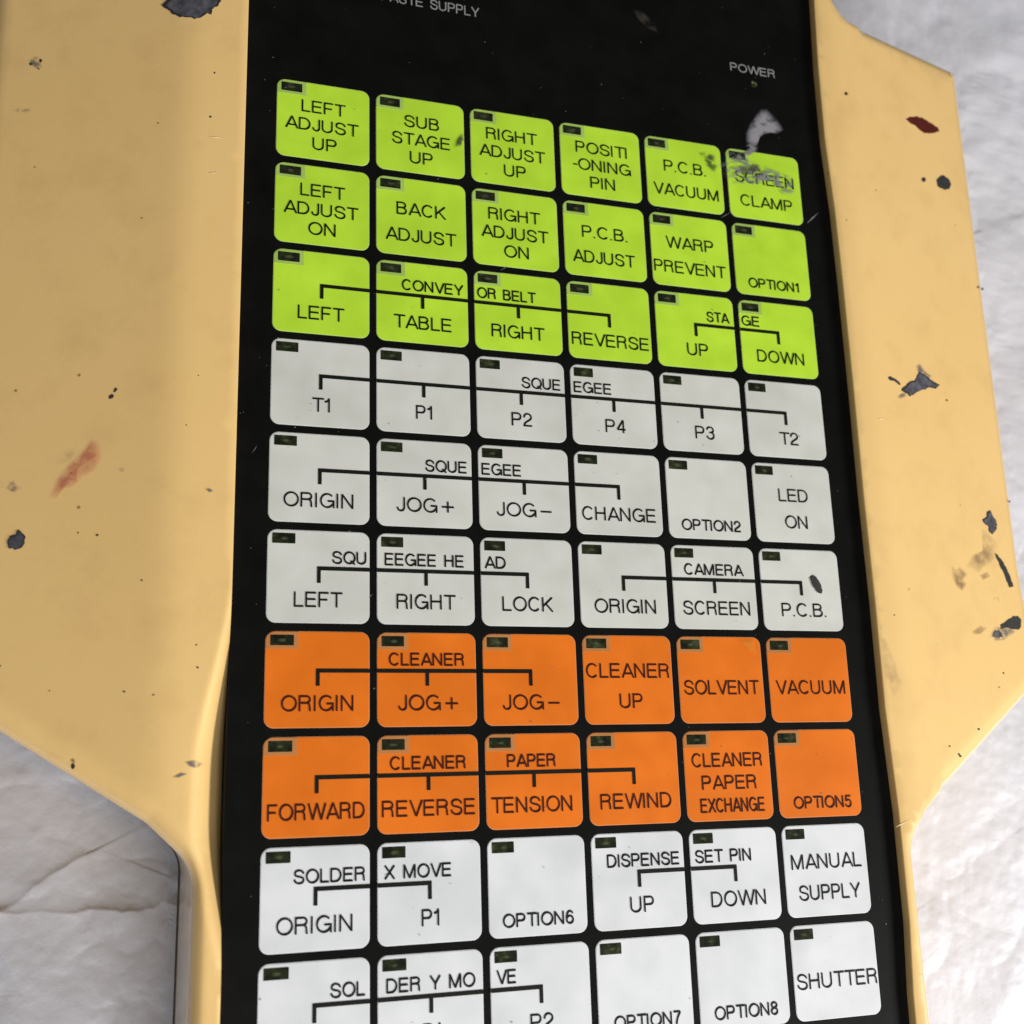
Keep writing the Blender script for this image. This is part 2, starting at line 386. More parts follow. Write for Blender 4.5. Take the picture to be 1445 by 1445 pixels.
    bmesh.ops.recalc_face_normals(bm, faces=bm.faces); bm.to_mesh(me); bm.free()
    me.polygons.foreach_set('use_smooth', [True] * len(me.polygons)); me.set_sharp_from_angle(angle=math.radians(50))
    o = link('housing', me, root, M_H); o['label'] = 'cream yellow painted housing with chipped wings'
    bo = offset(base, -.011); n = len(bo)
    me = slab('seam_shadow_strip', [(float(x), float(y)) for x, y in bo], -2.76, -2.615); link('seam_shadow_strip', me, root, mat_plain('dark_seam_shadow', (.07, .066, .068), .6))  # dark strip added for the contact shadow and seam at the foot
    # film
    fb = offset(hb, .004)
    me = mesh('membrane', [P3(x, y, 0.0) for x, y in fb], [tuple(range(len(fb)))]); bm = bmesh.new(); bm.from_mesh(me)
    bmesh.ops.recalc_face_normals(bm, faces=bm.faces)
    if bm.faces[:][0].normal.z < 0: bmesh.ops.reverse_faces(bm, faces=bm.faces)
    r = bmesh.ops.extrude_face_region(bm, geom=bm.faces[:]); 
    for e in r['geom']:
        if isinstance(e, bmesh.types.BMVert): e.co.z -= .45 * U
    bmesh.ops.recalc_face_normals(bm, faces=bm.faces); bm.to_mesh(me); bm.free()
    f = link('membrane', me, root, M_BLACK); f['label'] = 'glossy black membrane film around the keys'
    return o, f
def slab(name, poly, z0, z1):
    n = len(poly); V = [P3(x, y, z0) for x, y in poly] + [P3(x, y, z1) for x, y in poly]
    F = [tuple(range(n, 2 * n))] + [(i, (i + 1) % n, n + (i + 1) % n, n + i) for i in range(n)]
    me = mesh(name, V, F); bm = bmesh.new(); bm.from_mesh(me); bmesh.ops.recalc_face_normals(bm, faces=bm.faces)
    if max(bm.faces, key=lambda f: len(f.verts)).normal.z < 0: bmesh.ops.reverse_faces(bm, faces=bm.faces)
    bm.to_mesh(me); bm.free(); return me
def offset_in(x, y): return (x, y)
HOUSING, FILM = build_housing()

# ------------------------------------------------------------------ stroke lettering
def bez(p0, p1, p2, p3, n=9):
    return [tuple((1 - s) ** 3 * a + 3 * s * (1 - s) ** 2 * b + 3 * s * s * (1 - s) * c + s ** 3 * d for a, b, c, d in zip(p0, p1, p2, p3)) for s in [k / n for k in range(n + 1)]]
def arc(cx, cy, rx, ry, a0, a1, n=None):
    n = n or max(4, int(abs(a1 - a0) / 11)); return [(cx + rx * math.cos(math.radians(a0 + (a1 - a0) * k / n)), cy + ry * math.sin(math.radians(a0 + (a1 - a0) * k / n))) for k in range(n + 1)]
h = .052; B, Tt = h, 1 - h
def gl():
    G = {}
    def E(w, sx=0): return w
    def add(c, w, adv, *paths): G[c] = (w, adv, paths)
    w = .86; add('A', w, .93, [(.03, 0), (w / 2, 1.0), (w - .03, 0)], [(.17, .30), (w - .17, .30)])
    w = .72; add('B', w, .93, [(h, 0), (h, 1)], [(h, Tt), (.42, Tt)] + arc(.42, .745, w - .47 - h, .203, 90, -90)[1:] + [(h, .542)], [(.42, .53)] + arc(.42, .29, w - .42 - h, .24, 90, -90)[1:] + [(h, B)])
    w = .86; add('C', w, 1.0, arc(w / 2, .5, w / 2 - h, .5 - h + .012, 40, 320))
    w = .80; add('D', w, 1.0, [(h, 0), (h, 1)], [(h, Tt), (.36, Tt)] + arc(.36, .5, w - .36 - h, .5 - h, 90, -90)[1:] + [(h, B)])
    w = .70; add('E', w, .92, [(w, Tt), (h, Tt), (h, B), (w, B)], [(h, .52), (w - .04, .52)])
    w = .66; add('F', w, .85, [(w, Tt), (h, Tt), (h, 0)], [(h, .50), (w - .08, .50)])
    w = .90; add('G', w, 1.08, arc(w / 2, .5, w / 2 - h, .5 - h + .012, 42, 312) + [(w - h - .02, .30)], [(w / 2 + .02, .47), (w - h, .47), (w - h, 0)])
    w = .76; add('H', w, 1.0, [(h, 0), (h, 1)], [(w - h, 0), (w - h, 1)], [(h, .53), (w - h, .53)])
    add('I', 2 * h, .37, [(h, 0), (h, 1)])
    w = .52; add('J', w, .69, [(w - h, 1), (w - h, .26)] + arc(w / 2, .26, w / 2 - h, .26 - h + .01, 0, -180)[1:] + [(h, .30)])
    w = .76; add('K', w, .92, [(h, 0), (h, 1)], [(w - .05, 1), (h, .36)], [(.27, .545), (w - .03, 0)])
    w = .62; add('L', w, .79, [(h, 1), (h, B), (w, B)])
    w = .92; add('M', w, 1.15, [(h, 0), (h, 1)], [(w - h, 0), (w - h, 1)], [(h + .015, .97), (w / 2, .02), (w - h - .015, .97)])
    w = .76; add('N', w, 1.0, [(h, 0), (h, 1)], [(w - h, 0), (w - h, 1)], [(h + .01, .97), (w - h - .01, .03)])
    w = .94; add('O', w, 1.08, arc(w / 2, .5, w / 2 - h, .5 - h + .012, 0, 360))
    w = .70; add('P', w, .90, [(h, 0), (h, 1)], [(h, Tt), (.44, Tt)] + arc(.44, .71, w - .44 - h, .24, 90, -90)[1:] + [(h, .47)])
    w = .94; add('Q', w, 1.08, arc(w / 2, .5, w / 2 - h, .5 - h + .012, 0, 360), [(.56, .26), (.90, -.03)])
    w = .74; add('R', w, .97, [(h, 0), (h, 1)], [(h, Tt), (.46, Tt)] + arc(.46, .735, w - .48 - h, .213, 90, -90)[1:] + [(h, .522)], [(.46, .52)] + bez((.46, .52), (.70, .50), (.64, .30), (.68, 0))[1:])
    w = .76; add('S', w, .93, bez((w - h - .01, .70), (w - h - .02, 1.02), (.08, 1.06), (.08, .72)) + bez((.08, .72), (.08, .42), (w - h, .60), (w - h, .27))[1:] + bez((w - h, .27), (w - h, -.08), (h, -.04), (h, .32))[1:])
    w = .78; add('T', w, .84, [(0, Tt), (w, Tt)], [(w / 2, Tt), (w / 2, 0)])
    w = .76; add('U', w, 1.0, [(h, 1), (h, .34)] + arc(w / 2, .34, w / 2 - h, .34 - h + .01, 180, 360)[1:] + [(w - h, 1)])
    w = .82; add('V', w, .90, [(.03, 1), (w / 2, 0), (w - .03, 1)])
    w = 1.22; add('W', w, 1.30, [(.03, 1), (.32, 0), (w / 2, 1), (w - .32, 0), (w - .03, 1)])
    w = .80; add('X', w, .90, [(.04, 1), (w - .04, 0)], [(.04, 0), (w - .04, 1)])
    w = .80; add('Y', w, .90, [(.03, 1), (w / 2, .42), (w - .03, 1)], [(w / 2, .42), (w / 2, 0)])
    add('1', .34, .74, [(0, .74), (.12, .76), (.27, .86), (.29, 1.0), (.29, 0)])
    w = .62; add('2', w, .77, bez((h, .66), (h, 1.08), (w - h, 1.04), (w - h, .70)) + bez((w - h, .70), (w - h, .42), (h, .40), (h, B))[1:] + [(w, B)])
    w = .62; add('3', w, .77, bez((h, .74), (.08, 1.06), (w - .08, 1.04), (w - .08, .74)) + bez((w - .08, .74), (w - .08, .55), (.4, .54), (.24, .54))[1:], bez((.24, .53), (.45, .54), (w - h, .52), (w - h, .29)) + bez((w - h, .29), (w - h, -.07), (.08, -.06), (h, .28))[1:])
    w = .64; add('4', w, .77, [(w - .16, 0), (w - .16, 1.0), (.03, .27), (w, .27)])
    w = .62; add('5', w, .77, [(w - .04, Tt), (.14, Tt), (.09, .50)] + bez((.09, .50), (.25, .70), (w - h, .66), (w - h, .34))[1:] + bez((w - h, .34), (w - h, -.06), (.08, -.06), (h, .26))[1:])
    w = .62; add('6', w, .77, arc(w / 2, .32, w / 2 - h, .32 - h + .01, 0, 360), bez((w - .08, .78), (.46, 1.06), (h, 1.06), (h, .40)))
    w = .62; add('7', w, .77, [(0, Tt), (w - h, Tt), (w - .09, .84)] + bez((w - .09, .84), (.34, .56), (.24, .3), (.22, 0))[1:])
    w = .62; add('8', w, .77, arc(w / 2, .28, w / 2 - h, .28 - h + .01, 0, 360), arc(w / 2, .745, w / 2 - h - .03, .203, 0, 360))
    add('+', .78, .95, [(0, .44), (.78, .44)], [(.39, .05), (.39, .83)])
    add('-', .72, .9, [(0, .44), (.72, .44)]); add('~', .3, .42, [(0, .40), (.3, .40)])
    add('.', .10, .37, [(.05, 0), (.05, .11)])
    return G
GL = gl()
def ribbon(V, F, pts, w, z):
    P = [Vector(p) for p in pts]; closed = (P[0] - P[-1]).length < 1e-5
    if not closed:
        for i in range(1, len(P) - 1):       # sharp corners: two straight strokes that meet
            if (P[i] - P[i - 1]).normalized().dot((P[i + 1] - P[i]).normalized()) < -.2:
                ribbon(V, F, pts[:i + 1], w, z); ribbon(V, F, pts[i:], w, z + .0002); return
    if closed: P = P[:-1]
    n = len(P); base = len(V)
    for i, p in enumerate(P):
        a = P[i - 1] if (closed or i > 0) else None; c = P[(i + 1) % n] if (closed or i < n - 1) else None
        d1 = (p - a).normalized() if a is not None else None; d2 = (c - p).normalized() if c is not None else None
        if d1 is None: d1 = d2
        if d2 is None: d2 = d1
        t = d1 + d2
        t = t.normalized() if t.length > 1e-4 else Vector((-d1.y, d1.x))
        nn = Vector((-t.y, t.x)); k = 1 / max(.62, abs(nn.dot(Vector((-d1.y, d1.x)))))
        for s in (1, -1): q = p + nn * (s * w / 2 * k); V.append(P3(q.x, q.y, z))
    m = n if closed else n - 1
    for i in range(m):
        j = (i + 1) % n; F.append((base + 2 * i, base + 2 * i + 1, base + 2 * j + 1, base + 2 * j))
def text_mesh(items, sw=.0160, z0=.011):
    """items: (string, x0, x1, ytop, cap) in panel units; strokes become thin ink ribbons"""
    V, F = [], []; zi = 0
    for s, x0, x1, yt, cap in items:
        adv = 0; last = 0
        for ch in s:
            if ch in ' _': adv += .60 if ch == ' ' else .16; continue
            w, a, _ = GL[ch]; a = w + (a - w) * .72; last = adv + w; adv += a + (0 if ch not in '.' else -.02)
        k = (x1 - x0) / last; x = 0
        for ch in s:
            if ch in ' _': x += .60 if ch == ' ' else .16; continue
            w, a, ps = GL[ch]; a = w + (a - w) * .72
            for p in ps:
                ribbon(V, F, [(x0 + (x + px) * k, yt + (1 - py) * cap) for px, py in p], sw, z0 + zi * .0004); zi = (zi + 1) % 4
            x += a + (0 if ch not in '.' else -.02)
    me = mesh('lettering', V, F)
    up(me); return me
def up(me):
    bm = bmesh.new(); bm.from_mesh(me)
    bad = [f for f in bm.faces if f.normal.z < 0]
    if bad: bmesh.ops.reverse_faces(bm, faces=bad)
    bm.to_mesh(me); bm.free()

# ------------------------------------------------------------------ the keys
PY, KW, KH = .9281, .9318, .8538
def rrect(x0, y0, x1, y1, r, n=7):
    p = []
    for cx, cy, a in ((x1 - r, y1 - r, 0), (x0 + r, y1 - r, 90), (x0 + r, y0 + r, 180), (x1 - r, y0 + r, 270)):
        p += arc(cx, cy, r, r, a, a + 90, n)
    return p
RADK = .085
KEY_ME = slab('key', rrect(.006, .006, KW - .006, KH - .006, RADK - .006), 0, .006)
RIM_ME = slab('key_rim', rrect(0, 0, KW, KH, RADK), 0, .0035)
WIN_ME = slab('indicator_window', rrect(.042, .034, .250, .128, .004, 2), .005, .0095)
sur = [(.006 + RADK - .006, .006)] + [(.29, .006), (.29, .158), (.006, .158), (.006, RADK)] + arc(RADK, RADK, RADK - .006, RADK - .006, 180, 270, 6)[1:-1]
SUR_ME = slab('window_surround', sur, .005, .0078)
MESHES = {}
def withmat(me, mat):
    k = (me.name, mat.name)
    if k not in MESHES:
        c = me.copy(); c.materials.clear(); c.materials.append(mat); MESHES[k] = c
    return MESHES[k]
BIG, SML = .138, .114
def L1(s, a, b): return (s, a, b, .437, BIG)
def two(s1, a1, b1, s2, a2, b2): return [(s1, a1, b1, .275, BIG), (s2, a2, b2, .565, BIG)]
def three(*q): return [(q[i], q[i + 1], q[i + 2], .205 + .205 * (i // 3), .134) for i in range(0, 9, 3)]
def low(s, a, b): return (s, a, b, .572, BIG)
def upp(s, a, b): return (s, a, b, .190, SML)
def opt(s, a=.15, b=.805): return (s, a, b, .655, SML)
KEYS = {
 (0, 0): three('LEFT', .248, .688, 'ADJUST', .092, .822, 'UP', .36, .60), (0, 1): three('SUB', .296, .663, 'STAGE', .168, .775, 'UP', .352, .59),
 (0, 2): three('RIGHT', .175, .74, 'ADJUST', .10, .825, 'UP', .36, .60), (0, 3): three('POSITI', .181, .776, '~ONING', .145, .814, 'PIN', .332, .616),
 (0, 4): two('P.C.B.', .219, .728, 'VACUUM', .083, .866), (0, 5): two('SCREEN', .10, .845, 'CLAMP', .143, .80),
 (1, 0): three('LEFT', .248, .688, 'ADJUST', .092, .822, 'ON', .33, .596), (1, 1): two('BACK', .209, .72, 'ADJUST', .10, .826),
 (1, 2): three('RIGHT', .175, .74, 'ADJUST', .10, .825, 'ON', .335, .60), (1, 3): two('P.C.B.', .207, .723, 'ADJUST', .097, .80),
 (1, 4): two('WARP', .185, .75, 'PREVENT', .024, .882), (1, 5): [opt('OPTION1', .157, .782)],
 (2, 0): [low('LEFT', .241, .687)], (2, 1): [upp('CONVEY', .259, .886), low('TABLE', .176, .756)], (2, 2): [upp('OR BELT', .035, .66), low('RIGHT', .175, .74)],
 (2, 3): [low('REVERSE', .038, .898)], (2, 4): [upp('STA', .608, .874), low('UP', .347, .592)], (2, 5): [upp('GE', .029, .242), low('DOWN', .186, .763)],
 (3, 0): [low('T1', .389, .553)], (3, 1): [low('P1', .388, .545)], (3, 2): [upp('SQUE', .478, .885), low('P2', .358, .57)],
 (3, 3): [upp('EGEE', .035, .442), low('P4', .362, .581)], (3, 4): [low('P3', .373, .593)], (3, 5): [low('T2', .373, .596)],
 (4, 0): [low('ORIGIN', .137, .78)], (4, 1): [upp('SQUE', .474, .881), low('JOG_+', .192, .748)], (4, 2): [upp('EGEE', .035, .435), low('JOG_-', .178, .74)],
 (4, 3): [low('CHANGE', .063, .857)], (4, 4): [opt('OPTION2', .148, .815)], (4, 5): two('LED', .296, .646, 'ON', .348, .613),
 (5, 0): [upp('SQU', .588, .90), low('LEFT', .245, .683)], (5, 1): [upp('EEGEE HE', .076, .832), low('RIGHT', .185, .749)], (5, 2): [upp('AD', .045, .25), low('LOCK', .207, .717)],
 (5, 3): [low('ORIGIN', .149, .80)], (5, 4): [upp('CAMERA', .139, .805), low('SCREEN', .101, .847)], (5, 5): [low('P.C.B.', .216, .735)],
 (6, 0): [low('ORIGIN', .147, .785)], (6, 1): [upp('CLEANER', .11, .816), low('JOG_+', .195, .753)], (6, 2): [low('JOG_-', .185, .745)],
 (6, 3): two('CLEANER', .029, .898, 'UP', .362, .60), (6, 4): [L1('SOLVENT', .054, .88)], (6, 5): [L1('VACUUM', .079, .873)],
 (7, 0): [low('FORWARD', .047, .887)], (7, 1): [upp('CLEANER', .117, .812), low('REVERSE', .042, .892)], (7, 2): [upp('PAPER', .21, .68), low('TENSION', .05, .83)],
 (7, 3): [low('REWIND', .114, .84)], (7, 4): [('CLEANER', .083, .844, .216, .13), ('PAPER', .175, .764, .43, .13), ('EXCHANGE', .147, .836, .645, .13)], (7, 5): [opt('OPTION5', .166, .819)],
 (8, 0): [upp('SOLDER', .28, .89), low('ORIGIN', .14, .783)], (8, 1): [upp('X MOVE', .062, .66), low('P1', .391, .545)], (8, 2): [opt('OPTION6', .13, .80)],
 (8, 3): [upp('DISPENSE', .152, .882), low('UP', .362, .60)], (8, 4): [upp('SET PIN', .053, .643), low('DOWN', .192, .77)], (8, 5): two('MANUAL', .078, .866, 'SUPPLY', .139, .822),
 (9, 0): [upp('SOL', .60, .892), low('ORIGIN', .14, .783)], (9, 1): [upp('DER Y MO', .076, .862), low('P1', .391, .545)], (9, 2): [upp('VE', .061, .234), low('P2', .358, .57)],
 (9, 3): [opt('OPTION7')], (9, 4): [opt('OPTION8')], (9, 5): [L1('SHUTTER', .034, .915)]}
BR = [(2, 0, 3), (2, 4, 5), (3, 0, 5), (4, 0, 3), (5, 0, 2), (5, 3, 5), (6, 0, 2), (7, 0, 3), (8, 0, 1), (8, 3, 4), (9, 0, 2)]
KEYOBJ = {}
for (r, c), items in KEYS.items():
    if r < 3: mk, mrim, ms, ink, cn = M_GREEN, M_RIMG, M_SURG, M_INK, 'lime green'
    elif r < 6: mk, mrim, ms, ink, cn = M_WHITE, M_RIMW, M_SURW, M_INK, 'warm white'
    elif r < 8: mk, mrim, ms, ink, cn = M_ORANGE, M_RIMO, M_SURO, M_INKO, 'orange'
    else: mk, mrim, ms, ink, cn = M_COOL, M_RIMC, None, M_INK, 'cool white'
    kx, ky = float(c), r * PY
    words = ' '.join(i[0].replace('~', '-').replace('_', '') for i in items)
    k = bpy.data.objects.new('key', withmat(KEY_ME, mk)); COL.objects.link(k); k.parent = root; k.location = P3(kx, ky, 0)
    k['label'] = cn + ' key printed ' + words
    KEYOBJ[(r, c)] = k
    def sub(nm, me):
        o = bpy.data.objects.new(nm, me); COL.objects.link(o); o.parent = k; return o
    sub('key_rim', withmat(RIM_ME, mrim)); sub('indicator_window', withmat(WIN_ME, M_WIN))
    if ms and r not in (3, 4, 5): sub('window_surround', withmat(SUR_ME, ms))
    t = text_mesh(items); t.materials.append(ink); sub('lettering', t)
    for br, c0, c1 in BR:
        if br == r and c0 <= c <= c1:
            bx0 = .449 if c == c0 else .0; bx1 = .483 if c == c1 else KW; cx0, cx1 = .449, .483
            V = []; F = []
            def q(x0, y0, x1, y1):
                b0 = len(V); V.extend([P3(x0, y0, .0105), P3(x1, y0, .0105), P3(x1, y1, .0105), P3(x0, y1, .0105)]); F.append((b0, b0 + 3, b0 + 2, b0 + 1))
            q(bx0, .335, bx1, .370); q(cx0, .3702, cx1, .487)
            me = mesh('bracket_line', V, F); up(me); me.materials.append(M_INK); sub('bracket_line', me)

# lettering on the black film
def film_text(s, a, b, cap, yc=None):
    (x0, y0), (x1, y1) = inv(*a), inv(*b)
    me = text_mesh([(s, x0, x1, (y0 + y1) / 2 - cap, cap)], .0150, .004); me.materials.append(M_GINK); o = link('lettering', me, FILM); o['label'] = 'grey ' + s
film_text('POWER', (1031, 103), (1093, 107), .105)
(xs, ys) = inv(605, 14); (xe, ye) = inv(677, 23)
kk = (xe - xs) / 5.31
film_text('PASTE SUPPLY', (538, 3), (676, 22), .115)

# power lamp under POWER
px, py_ = inv(1063, 119)
me = slab('power_lamp', [(px + .045 * math.cos(a), py_ + .035 * math.sin(a)) for a in [k * math.pi / 10 for k in range(20)]], .001, .006)
m, t_, b_, o_ = nt('dim_olive_lamp'); n_ = noise(t_, 900, 2); t_.links.new(ramp(t_, n_.outputs[0], [(.45, (.01, .01, .006)), (.6, (.13, .14, .05)), (.7, (.35, .35, .18))]).outputs[0], b_.inputs['Base Color']); b_.inputs['Roughness'].default_value = .2
link('power_lamp', me, FILM, m)

# ------------------------------------------------------------------ chips, stains and scuffs
def patch_pts(pix, film=False, jag=0, sub=3):
    p = []
    n = len(pix)
    for i in range(n):
        a = pix[i]; b = pix[(i + 1) % n]
        for s in range(sub):
            f = s / sub; u = a[0] + (b[0] - a[0]) * f; v = a[1] + (b[1] - a[1]) * f
            if s: u += random.uniform(-jag, jag); v += random.uniform(-jag, jag)
            p.append(inv(u, v) if film else hit(u, v))
    return p
def flat_patch(name, pix, mat, film=False, jag=1.0, dz=.003, parent=None, label=None, scale=1.0):
    if scale != 1.0:
        cu = sum(a for a, _ in pix) / len(pix); cv = sum(b for _, b in pix) / len(pix)
        pix = [(cu + (a - cu) * scale, cv + (b - cv) * scale) for a, b in pix]
    p = patch_pts(pix, film, jag)
    V = [P3(x, y, (0 if film else float(Hs(x, y))) + dz) for x, y in p]; n = len(V)
    cx = sum(x for x, y in p) / n; cy = sum(y for x, y in p) / n
    V.append(P3(cx, cy, (0 if film else float(Hs(cx, cy))) + dz))
    me = mesh(name, V, [(i, (i + 1) % n, n) for i in range(n)], False); up(me)
    o = link(name, me, parent or (FILM if film else HOUSING), mat)
    if label: o['label'] = label
    return o
def chip(pix, label=None, rim=M_CHIPEDGE, core=M_CHIP):
    o = flat_patch('paint_chip', pix, rim, dz=.006, jag=1.2, label=label)
    flat_patch('paint_chip', pix, core, dz=.009, jag=1.0, scale=.86)
def smear(pix, mat, film=False, dz=.0045, name='smudge', label=None):
    """soft patch: fan of rings with a cover attribute falling to 0 at the rim"""
    cu = sum(a for a, _ in pix) / len(pix); cv = sum(b for _, b in pix) / len(pix)
    dn = []
    n0 = len(pix)
    for i in range(n0):
        a, b = pix[i], pix[(i + 1) % n0]
        for s in range(4): f = s / 4; dn.append((a[0] + (b[0] - a[0]) * f, a[1] + (b[1] - a[1]) * f))
    n = len(dn); V = []; cov = []
    for s, cva in ((1.0, 0), (.75, .6), (.45, 1), (.15, 1)):
        for u, v in dn:
            q = (cu + (u - cu) * s, cv + (v - cv) * s); x, y = inv(*q) if film else hit(*q)
            V.append(P3(x, y, (0 if film else float(Hs(x, y))) + dz)); cov.append(cva)
    F = [(k * n + i, k * n + (i + 1) % n, (k + 1) * n + (i + 1) % n, (k + 1) * n + i) for k in range(3) for i in range(n)]
    F.append(tuple(3 * n + i for i in range(n)))
    me = mesh(name, V, F); up(me)
    at = me.attributes.new('cover', 'FLOAT', 'POINT'); at.data.foreach_set('value', cov)
    o = link(name, me, FILM if film else HOUSING, mat)
    if label: o['label'] = label
chip([(228, 8), (236, 0), (240, -16), (310, -18), (312, 2), (306, 10), (299, 14), (299, 21), (292, 19), (284, 25), (275, 28), (266, 25), (254, 25), (244, 21), (238, 15)], 'large grey chip near the top left of the housing')
chip([(10, 764), (14, 757), (21, 756), (25, 748), (30, 751), (36, 757), (35, 767), (29, 774), (20, 776), (11, 773)], 'round grey chip on the left wing')
for p in ([(41, 90), (44, 88), (46, 91), (43, 93)], [(55, 86), (58, 83), (60, 86), (57, 89)], [(52, 97), (55, 96), (56, 99)]): flat_patch('stain', p, M_DARK, jag=.4)
smear([(42, 84), (50, 79), (60, 82), (60, 96), (52, 99), (42, 92)], M_SGREY)
flat_patch('stain', [(161, 549), (164, 547), (166, 550), (162, 554), (160, 553)], M_DARK, jag=.5)
flat_patch('stain', [(153, 560), (158, 556), (161, 558), (159, 562), (154, 563)], M_DARK, jag=.5)
smear([(68, 702), (78, 678), (94, 655), (112, 640), (130, 618), (140, 622), (148, 640), (138, 662), (118, 676), (104, 688), (84, 694), (76, 708)], M_SPINK, dz=.004, label='faint pink stain on the left wing')
smear([(74, 700), (84, 674), (100, 652), (118, 638), (134, 618), (142, 640), (128, 650), (112, 660), (108, 682), (96, 680), (86, 676), (82, 696)], M_SRED, dz=.005, label='smeared red stain on the left wing')
smear([(78, 642), (108, 628), (118, 636), (96, 654), (78, 660)], M_SFAINT, dz=.0055)
smear([(0, 680), (20, 678), (34, 690), (20, 696), (0, 688)], M_SGREY)
smear([(165, 662), (180, 656), (184, 662), (172, 668)], M_SGREY)
smear([(260, 1075), (275, 1072), (290, 1078), (278, 1086), (266, 1082)], M_SGREY, label='grey scuff by the lower left edge')
smear([(240, 1098), (256, 1090), (266, 1092), (252, 1098)], M_SGREY)
smear([(288, 690), (294, 688), (302, 693), (296, 696)], M_SGREY)
flat_patch('stain', [(100, 1078), (104, 1076), (106, 1082), (103, 1086), (100, 1083)], M_SBROWN if 0 else M_CHIPEDGE, jag=.5)
flat_patch('stain', [(1278, 168), (1284, 165), (1294, 164), (1304, 168), (1316, 175), (1324, 181), (1325, 186), (1316, 188), (1304, 188), (1294, 180), (1282, 172)], M_REDCHIP, jag=.8, label='dark red stain on the right wing')
flat_patch('stain', [(1321, 255), (1326, 249), (1330, 247), (1338, 252), (1342, 259), (1340, 267), (1332, 268), (1324, 264)], M_DARK, jag=.6, label='round dark stain on the right wing')
flat_patch('stain', [(1300, 253), (1303, 250), (1306, 252), (1306, 256), (1302, 257)], M_DARK, jag=.4)
flat_patch('stain', [(1191, 131), (1195, 130), (1197, 134), (1193, 135)], M_CHIPEDGE, jag=.4)
chip([(1272, 552), (1276, 546), (1283, 540), (1290, 538), (1294, 530), (1297, 525), (1304, 528), (1311, 534), (1318, 540), (1326, 543), (1320, 549), (1313, 546), (1306, 550), (1297, 552), (1290, 556), (1284, 560), (1280, 556)], 'jagged grey chip in the middle of the right wing')
flat_patch('stain', [(1253, 533), (1256, 531), (1262, 534), (1268, 538), (1271, 543), (1268, 543), (1262, 538), (1256, 537)], M_CHIPEDGE, jag=.6)
smear([(1292, 516), (1298, 512), (1306, 524), (1316, 532), (1306, 540), (1294, 530)], M_SGREY)
smear([(1264, 560), (1278, 552), (1284, 558), (1270, 564)], M_SGREY)
chip([(1386, 734), (1392, 730), (1393, 722), (1397, 720), (1400, 727), (1404, 733), (1407, 740), (1405, 748), (1401, 754), (1397, 752), (1394, 742), (1388, 738)], 'small dark grey chip by the right edge')
smear([(1385, 745), (1398, 752), (1410, 768), (1404, 790), (1392, 800), (1380, 810), (1362, 800), (1370, 785), (1388, 776)], M_SBROWN, label='brown smudge by the right edge')
flat_patch('stain', [(1404, 780), (1408, 783), (1414, 791), (1420, 801), (1426, 815), (1430, 828), (1424, 829), (1420, 820), (1415, 806), (1409, 793), (1405, 786)], M_DARK, jag=.8, label='curved dark scrape by the right edge')
smear([(1342, 800), (1352, 796), (1366, 808), (1366, 822), (1358, 834), (1350, 830), (1342, 814)], M_SBROWN)
smear([(1341, 798), (1352, 800), (1368, 812), (1364, 828), (1357, 836), (1349, 826)], M_SBROWN, dz=.006)
smear([(1382, 812), (1394, 806), (1398, 814), (1386, 820)], M_SBROWN)
flat_patch('stain', [(1411, 882), (1420, 876), (1429, 870), (1436, 869), (1441, 874), (1441, 884), (1436, 889), (1428, 888), (1420, 886), (1412, 888)], M_DARK, jag=.9, label='black blob at the right edge')
flat_patch('stain', [(1400, 898), (1404, 890), (1410, 889), (1414, 895), (1415, 899), (1407, 900)], M_DARK, jag=.8)
smear([(1392, 900), (1404, 884), (1430, 886), (1434, 892), (1418, 904), (1402, 906)], M_SGREY)
smear([(1370, 892), (1384, 882), (1394, 886), (1384, 896), (1374, 896)], M_SBROWN)
smear([(1400, 842), (1410, 842), (1412, 852), (1402, 852)], M_SBROWN)
for p in ((1262, 868), (1416, 950), (1410, 970), (1381, 1029), (1340, 1053), (1355, 1067), (1353, 1064), (1424, 708), (1336, 565), (1380, 405), (223, 174), (297, 165), (303, 103), (49, 236), (200, 308),
          (280, 530), (263, 600), (110, 752), (137, 755), (218, 980), (216, 981), (277, 910), (279, 942), (70, 975), (175, 976), (200, 819), (0, 940), (1218, 752), (1386, 408)):
    r = random.uniform(1.0, 2.4)
    flat_patch('speck', [(p[0] + r * random.uniform(.6, 1.2) * math.cos(a), p[1] + r * random.uniform(.5, 1.1) * math.sin(a)) for a in [k * 1.2566 for k in range(5)]], M_CHIPEDGE, jag=.3)
smear([(1235, 860), (1262, 930), (1275, 965), (1262, 990), (1246, 950)], M_SFAINT, label='faint grey rubbing beside the film')
smear([(15, 150), (45, 155), (40, 160), (18, 158)], M_SGREY)
# scuffs on the film and keys
smear([(1052, 206), (1052, 188), (1058, 174), (1066, 163), (1073, 154), (1082, 154), (1091, 162), (1099, 172), (1107, 183), (1098, 189), (1088, 188), (1078, 190), (1071, 196), (1067, 208), (1058, 210)], M_PEELS, True, .004, 'torn_patch', 'torn patch of film showing pale grey above the last green key')
smear([(1052, 206), (1062, 200), (1070, 206), (1066, 220), (1056, 222), (1046, 212)], M_SFILM, True, .016)
smear([(1012, 232), (1030, 224), (1050, 222), (1072, 232), (1092, 240), (1116, 250), (1126, 262), (1110, 270), (1084, 262), (1056, 262), (1034, 262), (1020, 250)], M_SFILM, True, .017, label='grey scuff across the SCREEN CLAMP key')
smear([(1096, 262), (1102, 256), (1112, 254), (1122, 262), (1122, 272), (1110, 280), (1100, 274)], M_SFILM, True, .019)
smear([(1040, 236), (1070, 232), (1080, 250), (1050, 254)], M_SDARK, True, .018)
smear([(1024, 216), (1062, 214), (1060, 232), (1028, 234)], M_SFILM, True, .0175)
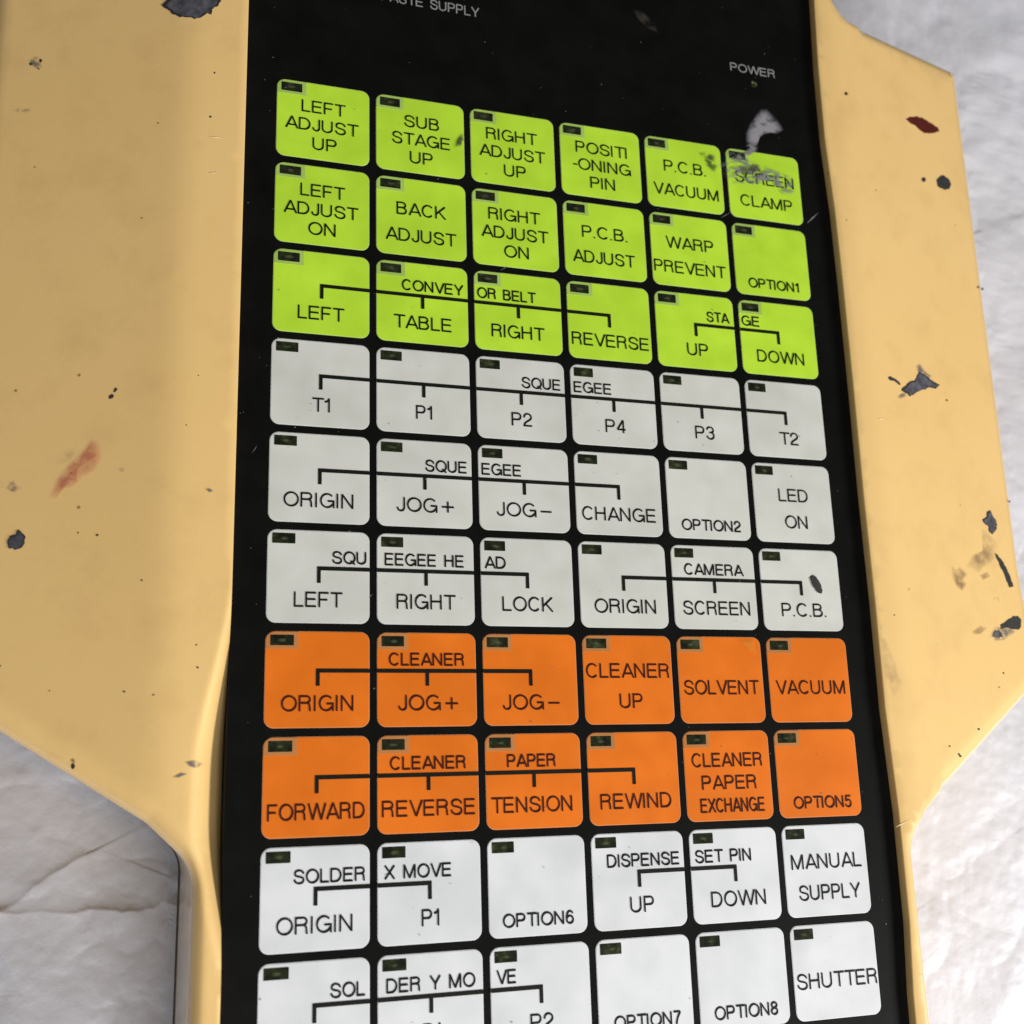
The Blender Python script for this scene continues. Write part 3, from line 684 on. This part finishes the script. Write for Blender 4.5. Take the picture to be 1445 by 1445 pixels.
smear([(985, 216), (1004, 214), (1016, 232), (1008, 246), (994, 236)], M_SDARK, True, .017)
smear([(643, 200), (652, 188), (656, 198), (650, 208), (640, 210)], M_SDARK, True, .017)
flat_patch('ink_mark', [(1142, 816), (1146, 812), (1151, 815), (1156, 823), (1160, 834), (1158, 838), (1152, 836), (1146, 828)], M_DARK, True, jag=.5, dz=.016, label='dark pen mark on the white P.C.B. key')
smear([(892, 12), (908, 16), (926, 36), (930, 48), (914, 42), (898, 26)], M_SFAINT, True, .004)
smear([(1040, 903), (1064, 902), (1068, 926), (1056, 920)], M_SYEL, True, .0165)
smear([(440, 490), (415, 385), (400, 380), (395, 395)], M_SDARK, True, .0165) if 0 else None
def scratch(a, b, w, mat, film=True, dz=.004, name='scratch'):
    d = Vector((b[0] - a[0], b[1] - a[1])); nn = Vector((-d.y, d.x)).normalized() * w; mid = ((a[0] + b[0]) / 2 + random.uniform(-1, 1), (a[1] + b[1]) / 2)
    flat_patch(name, [a, (mid[0] + nn.x, mid[1] + nn.y), b, (mid[0] - nn.x, mid[1] - nn.y)], mat, film, .15, dz)
M_SCR = mat_plain('pale_scratch', (.20, .20, .20), .5)
scratch((1138, 316), (1155, 300), .9, M_SCR); scratch((1030, 300), (1016, 308), .5, M_SCR)
scratch((706, 382), (716, 375), .5, M_SCR); scratch((518, 845), (526, 838), .5, M_SCR); scratch((355, 640), (363, 628), .35, M_SCR); scratch((918, 866), (930, 860), .35, M_SCR)
M_PSCR = mat_plain('bright_paint_scratch', (.85, .68, .42), .4)
scratch((292, 193), (320, 195), .7, M_PSCR, False); scratch((293, 245), (308, 243), .8, M_PSCR, False); scratch((1238, 591), (1247, 592), .9, M_PSCR, False)
scratch((1295, 1375), (1305, 1376), .6, M_PSCR, False); scratch((1263, 1168), (1283, 1157), .7, M_PSCR, False)
# fine dust over the film and keys, one mesh
V = []; F = []
for _ in range(300):
    x = random.uniform(-.28, 6.12); y = random.uniform(-3.5, 9.6); r = random.choice([.0025, .003, .003, .004, .006]); a0 = random.uniform(0, 6)
    b0 = len(V); el = random.uniform(.6, 1.8)
    for k in range(5): V.append(P3(x + r * el * math.cos(a0 + k * 1.2566), y + r * math.sin(a0 + k * 1.2566), .0135))
    F.append(tuple(b0 + k for k in range(5)))
me = mesh('dust', V, F); up(me); o = link('dust', me, FILM, mat_plain('dust_grey', (.16, .16, .15), .7)); o['kind'] = 'stuff'
